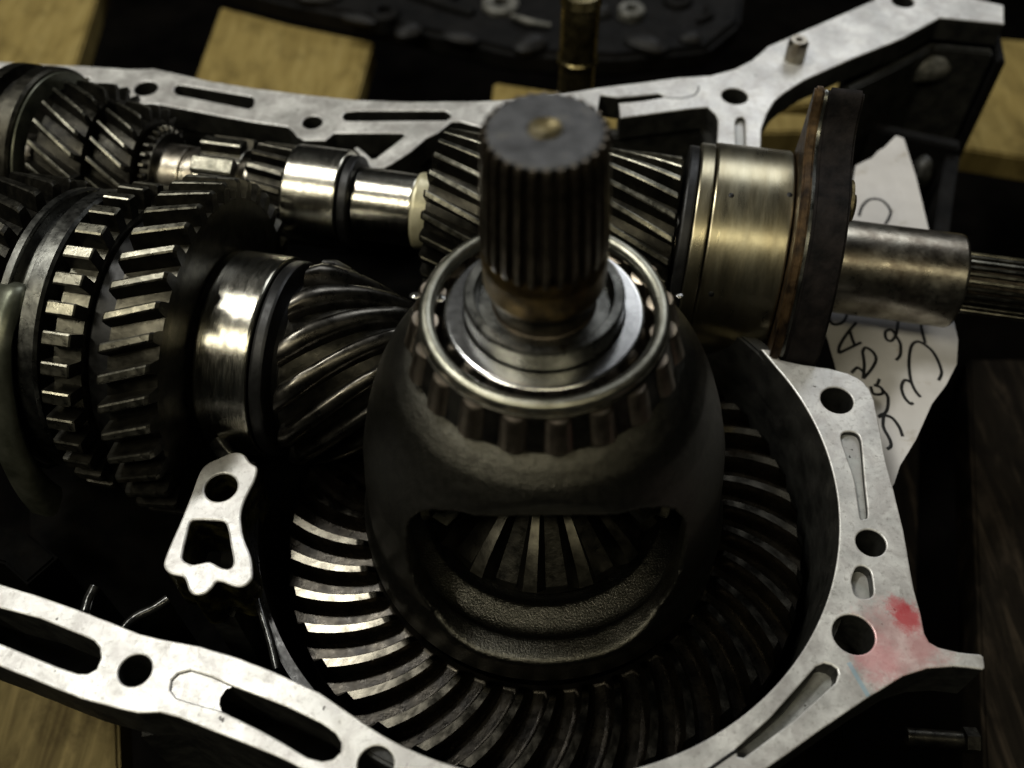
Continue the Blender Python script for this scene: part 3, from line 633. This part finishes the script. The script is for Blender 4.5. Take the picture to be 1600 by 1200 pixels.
def cutter(hw, z0, z1, y0, y1, rr=1.3, archz=.35):
    pts = []
    for cx_, cz_, a0 in ((hw-rr, z1-rr, 0), (-hw+rr, z1-rr, 90), (-hw+rr, z0+rr, 180), (hw-rr, z0+rr, 270)):
        for k in range(9):
            a = R(a0+10*k*1.125); x = cx_+rr*math.cos(a); z = cz_+rr*math.sin(a)
            if z > z1-rr: z += archz*(1-(x/hw)**2)
            pts.append((x, z))
    return sweep([[(x, y0, z) for x, z in pts], [(x, y1, z) for x, z in pts]], 'cut')
cs = []
for y0, y1 in ((-9, -2.6), (2.6, 9)):
    cme = cutter(4.15, -1.0, 5.3, y0, y1, 2.3, .25)
    co = bpy.data.objects.new('cut', cme); COL.objects.link(co); cs.append(co)
    md = tmp.modifiers.new('b', 'BOOLEAN'); md.object = co; md.operation = 'DIFFERENCE'; md.solver = 'EXACT'
for sy_ in (-1, 1):
    cme = cutter(5.0, 1.2, 9.0, sy_*4.75, sy_*9, .8, 0)
    co = bpy.data.objects.new('cut', cme); COL.objects.link(co); cs.append(co)
    md = tmp.modifiers.new('b', 'BOOLEAN'); md.object = co; md.operation = 'DIFFERENCE'; md.solver = 'EXACT'
md = tmp.modifiers.new('r', 'REMESH'); md.mode = 'VOXEL'; md.voxel_size = .09; md.use_smooth_shade = True
md = tmp.modifiers.new('s', 'SMOOTH'); md.factor = .5; md.iterations = 10
dg = bpy.context.evaluated_depsgraph_get(); dg.update()
cb = bpy.data.meshes.new_from_object(tmp.evaluated_get(dg)); cb.name = 'carrier_body'
cb.materials.clear()
for p in cb.polygons: p.use_smooth = True
bpy.data.objects.remove(tmp)
for c in cs: bpy.data.objects.remove(c)
link_mesh('carrier_body', cb, df, 'iron')
# ring gear
rg = link_mesh('ring_gear', lathe([(6.2, -4.6), (9.6, -4.6), (9.7, -4.4), (9.62, -3.75), (6.5, -3.45), (6.42, -3.4), (6.2, -3.5)], 160, 'ring_gear'), df, 'ringflank')
def ring_tooth():
    N = 12; secs = []
    for i in range(N+1):
        t = i/N; r_ = 6.47+(9.62-6.47)*t
        zt = -2.82-.12*t; zr = -3.55-.42*t
        if i == 0: zt -= .22
        if i == N: zt -= .3
        a = -R(3.0*t+8.0*t**1.5)
        wtp, wrt = (.095+.055*t), (.36+.20*t)
        half = (wtp*1.6, wrt*1.05)
        er = Vector((math.cos(a), math.sin(a), 0)); et = Vector((-math.sin(a), math.cos(a), 0))
        ring = []
        for x, z in ((-half[1], zr-.05), (-(half[1]*.52+half[0]*.48)-.03, (zr+zt)/2), (-half[0]-.03, zt-.12), (-half[0]+.05, zt), (half[0]-.05, zt), (half[0]+.03, zt-.12), (half[1]*.52+half[0]*.48+.03, (zr+zt)/2), (half[1], zr-.05)):
            ring.append(er*r_+et*x+Vector((0, 0, z)))
        secs.append(ring)
    me = sweep(secs, 'ring_tooth', angle=42)
    return tips(me, lambda p: p.normal.z > .55 and max(me.vertices[v].co.z for v in p.vertices) > -3.05, 'ringside', 'ring')
rt_ = ring_tooth()
for k in range(39): link_mesh('tooth', rt_, rg, 'ring', mw=Matrix.Rotation(2*PI*k/39+R(-96.8+random.uniform(-.12, .12)), 4, 'Z'))
# bevel gears inside
sg = link_mesh('side_gear', lathe([(0, -1.3), (3.6, -1.3), (3.95, -1.1), (3.85, -.85), (1.6, .95), (1.4, 1.1), (0, 1.1)], 64, 'side_gear', closed=False), df, 'flank')
def bevel_tooth(r0, z0, r1, z1, w0, w1, h):
    secs = []
    n = Vector((z0-z1, 0, r1-r0)); n = n.normalized()
    if n.z < 0: n = -n
    for i in range(5):
        t = i/4; r_ = r0+(r1-r0)*t; z = z0+(z1-z0)*t; w_ = w0+(w1-w0)*t; hh = h*(.7+.5*t)*(0.75 if i in (0, 4) else 1)
        b = Vector((r_, 0, z))
        secs.append([b+Vector((0, -w_/2, 0))-n*.05, b+n*hh+Vector((0, -w_*.24, 0)), b+n*hh+Vector((0, w_*.24, 0)), b+Vector((0, w_/2, 0))-n*.05])
    return sweep(secs, 'bevel_tooth', angle=30)
bt = bevel_tooth(1.65, .90, 3.9, -.85, .42, 1.0, .62)
for k in range(14): link_mesh('tooth', bt, sg, 'geardark', mw=Matrix.Rotation(2*PI*k/14+R(-97), 4, 'Z'))
sp_t = bevel_tooth(1.0, .75, 2.5, -.25, .4, .95, .55)
for sgn in (-1, 1):
    mw = Matrix.Translation((sgn*3.35, 0, 2.2))@Matrix.Rotation(-sgn*PI/2, 4, 'Y')
    pg = link_mesh('planet_gear', lathe([(0, -1.2), (2.0, -1.2), (2.6, -.6), (2.5, -.35), (1.0, .75), (0, .8)], 48, 'planet_gear', closed=False), df, 'gear', mw=mw)
    for k in range(10): link_mesh('tooth', sp_t, pg, 'gear', mw=Matrix.Rotation(2*PI*k/10+.2, 4, 'Z'))
link_mesh('cross_pin', rounded_cyl(0, .75, -5.6, 5.6, .05, 48), df, 'geardark', mw=Matrix.Translation((0, 0, 2.4))@Matrix.Rotation(PI/2, 4, 'Y'))

# bearing on top of the carrier
bg_ = thing('taper_roller_bearing', 'taper roller bearing with a shiny cage rim sitting on the differential carrier', 'roller bearing', DM@Matrix.Translation((0, 0, 7.3)))
part(bg_, 'inner_race', lathe([(1.75, 0), (3.35, 0), (3.35, .25), (3.15, .3), (2.78, 1.25), (2.76, 1.4), (2.70, 1.44), (2.26, 1.44), (2.22, 1.38), (2.22, .9), (1.75, .9)], 160, 'inner_race'), 'race')
cage = [(3.03+.235*math.cos(a)*1.0+.235, 1.42+.17*math.sin(a)) for a in [R(20*k) for k in range(0, 10)]]
part(bg_, 'cage_rim', lathe([(3.50, 1.42), (3.48, 1.5), (3.42, 1.57), (3.32, 1.61), (3.20, 1.60), (3.11, 1.55), (3.06, 1.47), (3.05, 1.30), (3.12, 1.22), (3.30, 1.24), (3.47, 1.30)], 160, 'cage_rim', angle=80), 'bearing')
part(bg_, 'cage_foot', lathe([(3.30, -.06), (3.62, -.06), (3.64, .0), (3.62, .06), (3.32, .06)], 128, 'cage_foot'), 'roller')
part(bg_, 'cage_skirt', lathe([(3.56, .02), (3.80, .02), (3.82, .06), (3.52, 1.22), (3.46, 1.25), (3.40, 1.2)], 128, 'cage_skirt'), 'flank')
def roller():
    return lathe([(0, 0), (.38, 0), (.45, .05), (.41, 1.06), (.37, 1.13), (.1, 1.16), (0, 1.17)], 24, 'roller', closed=False)
rm = roller()
bar = sweep([[(3.30, -.10, .05), (3.50, -.12, .05), (3.50, .12, .05), (3.30, .12, .05)], [(3.04, -.09, 1.3), (3.22, -.11, 1.3), (3.22, .11, 1.3), (3.04, .09, 1.3)]], 'cage_bar')
for k in range(19):
    a = 2*PI*k/19+R(-85)
    mw = Matrix.Rotation(a, 4, 'Z')@Matrix.Translation((3.60, 0, .02))@Matrix.Rotation(R(-14), 4, 'Y')
    link_mesh('roller', rm, bg_, 'roller', mw=mw)
    link_mesh('cage_bar', bar, bg_, 'roller', mw=Matrix.Rotation(a+PI/19, 4, 'Z'))

def bead(px, py, z, r_, parent, inv):
    p = inv@at(px, py, z); bm = bmesh.new(); bmesh.ops.create_icosphere(bm, subdivisions=2, radius=r_)
    for v in bm.verts: v.co.z *= .35; v.co.x *= 1.5
    return link_mesh('glint_bead', finish(bm, 'glint_bead'), parent, 'glint', mw=Matrix.Translation(p))
for px, py, z, r_ in [(684, 466, 8.3, .16), (650, 462, 8.2, .13), (1038, 490, 8.5, .14), (1036, 504, 8.5, .10), (1062, 462, 8.2, .08), (800, 564, 8.76, .05), (876, 641, 8.3, .05)]:  # beads added to make glints of the window on the bearing
    bead(px, py, z, r_, bg_, (DM@Matrix.Translation((0, 0, 7.3))).inverted())

# splined stub shaft
ss = thing('stub_shaft', 'upright black splined stub shaft with a round grimy end and a centre dimple', 'shaft', DM@Matrix.Translation((0, 0, 8.2)))
part(ss, 'shoulder_ring', lathe([(1.2, 0), (2.0, 0), (2.2, 0), (2.2, 1.2), (2.14, 1.27), (1.92, 1.27), (1.87, 1.2), (1.80, .9), (1.2, .9)], 128, 'shoulder_ring'), 'hubring')
part(ss, 'shaft_body', lathe([(0, 0.1), (1.44, .1), (1.44, .95), (1.38, 1.0), (1.38, 1.6), (1.46, 1.7), (0, 1.7)], 128, 'shaft_body', closed=False), 'spline')
part(ss, 'stained_land', lathe([(0, 1.72), (1.52, 1.72), (1.60, 1.82), (1.64, 1.95), (1.66, 2.75), (1.62, 2.95), (1.52, 3.1), (0, 3.1)], 128, 'stained_land', closed=False), 'land')
part(ss, 'spline_core', lathe([(0, 3.11), (1.50, 3.11), (1.44, 3.3), (1.29, 6.35), (1.27, 6.55), (1.24, 6.6), (0, 6.6)], 128, 'spline_core', closed=False), 'spline')
nsp = 28; secs = []
for i, (z, rr, rt) in enumerate([(2.95, 1.50, 1.53), (3.15, 1.5, 1.64), (3.4, 1.49, 1.67), (5.0, 1.42, 1.59), (6.42, 1.36, 1.52), (6.56, 1.34, 1.50), (6.66, 1.30, 1.42)]):
    pw = 2*PI/nsp
    secs.append([(rr*math.cos(-.31*pw)-.11, rr*math.sin(-.31*pw), z), (rt*math.cos(-.17*pw), rt*math.sin(-.17*pw), z), (rt*math.cos(.17*pw), rt*math.sin(.17*pw), z), (rr*math.cos(.31*pw)-.11, rr*math.sin(.31*pw), z)])
stm = tips(sweep(secs, 'spline_tooth'), lambda p: abs(p.normal.y) < .5 and len(p.vertices) == 4, 'spline', 'splinetip')
for k in range(nsp): link_mesh('spline_tooth', stm, ss, 'spline', mw=Matrix.Rotation(2*PI*k/nsp, 4, 'Z'))
part(ss, 'end_face', lathe([(0, 6.61), (.36, 6.62), (.42, 6.71), (.46, 6.72), (1.28, 6.71), (1.35, 6.66), (1.35, 6.58), (0, 6.58)], 96, 'end_face', closed=False), 'end')
part(ss, 'centre_dimple', lathe([(0, 6.60), (.15, 6.63), (.38, 6.70), (.40, 6.715), (.37, 6.725), (.2, 6.66), (0, 6.635)], 48, 'centre_dimple', closed=False), 'brass')

# ================================================================= paper note with handwriting
PZ = -2.7
nt_ = thing('paper_note', 'torn white paper note with black handwriting lying under the bright hub sleeve', 'paper note')
po = [(1400, 212), (1412, 216), (1431, 275), (1452, 362), (1475, 440), (1492, 508), (1497, 531), (1495, 569), (1478, 602), (1456, 631), (1431, 687), (1406, 728), (1397, 756), (1380, 780), (1340, 700), (1303, 565), (1281, 488), (1300, 420), (1325, 330), (1337, 259), (1350, 252), (1362, 247), (1372, 236), (1381, 231), (1390, 222)]
bm = bmesh.new(); vs = [bm.verts.new((at(x, y, PZ).x, at(x, y, PZ).y, PZ)) for x, y in po]; f = bm.faces.new(vs)
r_ = bmesh.ops.extrude_face_region(bm, geom=[f])
bmesh.ops.translate(bm, vec=(0, 0, -.03), verts=[v for v in r_['geom'] if isinstance(v, bmesh.types.BMVert)])
link_mesh('sheet', finish(bm, 'sheet', False), nt_, 'paper')
def zz(l): return [(1260+a/4.287, 480+b/4.287) for a, b in l]
def cz(l): return [(1100+a/3.2, b/3.2) for a, b in l]
strokes = [zz(s) for s in [
    [(150, 40), (155, 85), (185, 115), (235, 105), (265, 70), (270, 35)],
    [(335, 100), (270, 180), (222, 260), (217, 308)], [(217, 308), (300, 268), (368, 235)], [(292, 160), (305, 205), (322, 252)],
    [(375, 295), (388, 380), (380, 478)], [(375, 300), (398, 270), (450, 305), (466, 355), (432, 420), (380, 478)], [(385, 435), (345, 405), (320, 420), (303, 440)],
    [(430, 530), (450, 580), (510, 578), (500, 540), (450, 520)], [(490, 480), (470, 530)], [(505, 550), (545, 600), (542, 680), (512, 722), (480, 735)],
    [(480, 735), (515, 718), (515, 800), (558, 885), (566, 930), (540, 950)], [(515, 722), (572, 740), (620, 800), (645, 865)],
    [(615, 95), (600, 180), (570, 225), (535, 212), (530, 165), (570, 150), (605, 200), (630, 250), (628, 320), (600, 355)],
    [(765, 108), (780, 180), (797, 240)], [(885, 490), (905, 430), (862, 320), (800, 255), (740, 230), (700, 270), (687, 380), (700, 490), (730, 560), (765, 602)],
    [(705, 505), (660, 488), (637, 535), (655, 600), (695, 645), (715, 640)]]]
strokes.append(cz([(775, 1080), (792, 1030), (832, 996), (890, 1002), (932, 1050), (925, 1090), (903, 1130), (890, 1200)]))
strokes.append([(1385, 545), (1384, 575)])
for s in strokes[:-1]:
    l = catmull([at(x, y, PZ+.012) for x, y in s], 5)
    link_mesh('pen_stroke', tube(l, .07, 'pen_stroke', 6, .12), nt_, 'ink')

# ================================================================= bolt lying at lower right
bl = at(1415, 1150, -6)
bo = thing('loose_bolt', 'dark greasy bolt lying at the lower right corner', 'bolt', Matrix.Translation(bl)@Matrix.Rotation(R(-4), 4, 'Z')@Matrix.Rotation(PI/2, 4, 'Y'))
part(bo, 'bolt_shank', rounded_cyl(0, .30, 0, 2.0, .05, 24), 'flank')
part(bo, 'bolt_head', lathe([(0, 2.0), (.46, 2.0), (.46, 2.45), (.4, 2.52), (0, 2.52)], 6, 'bolt_head', closed=False, angle=20), 'flank')
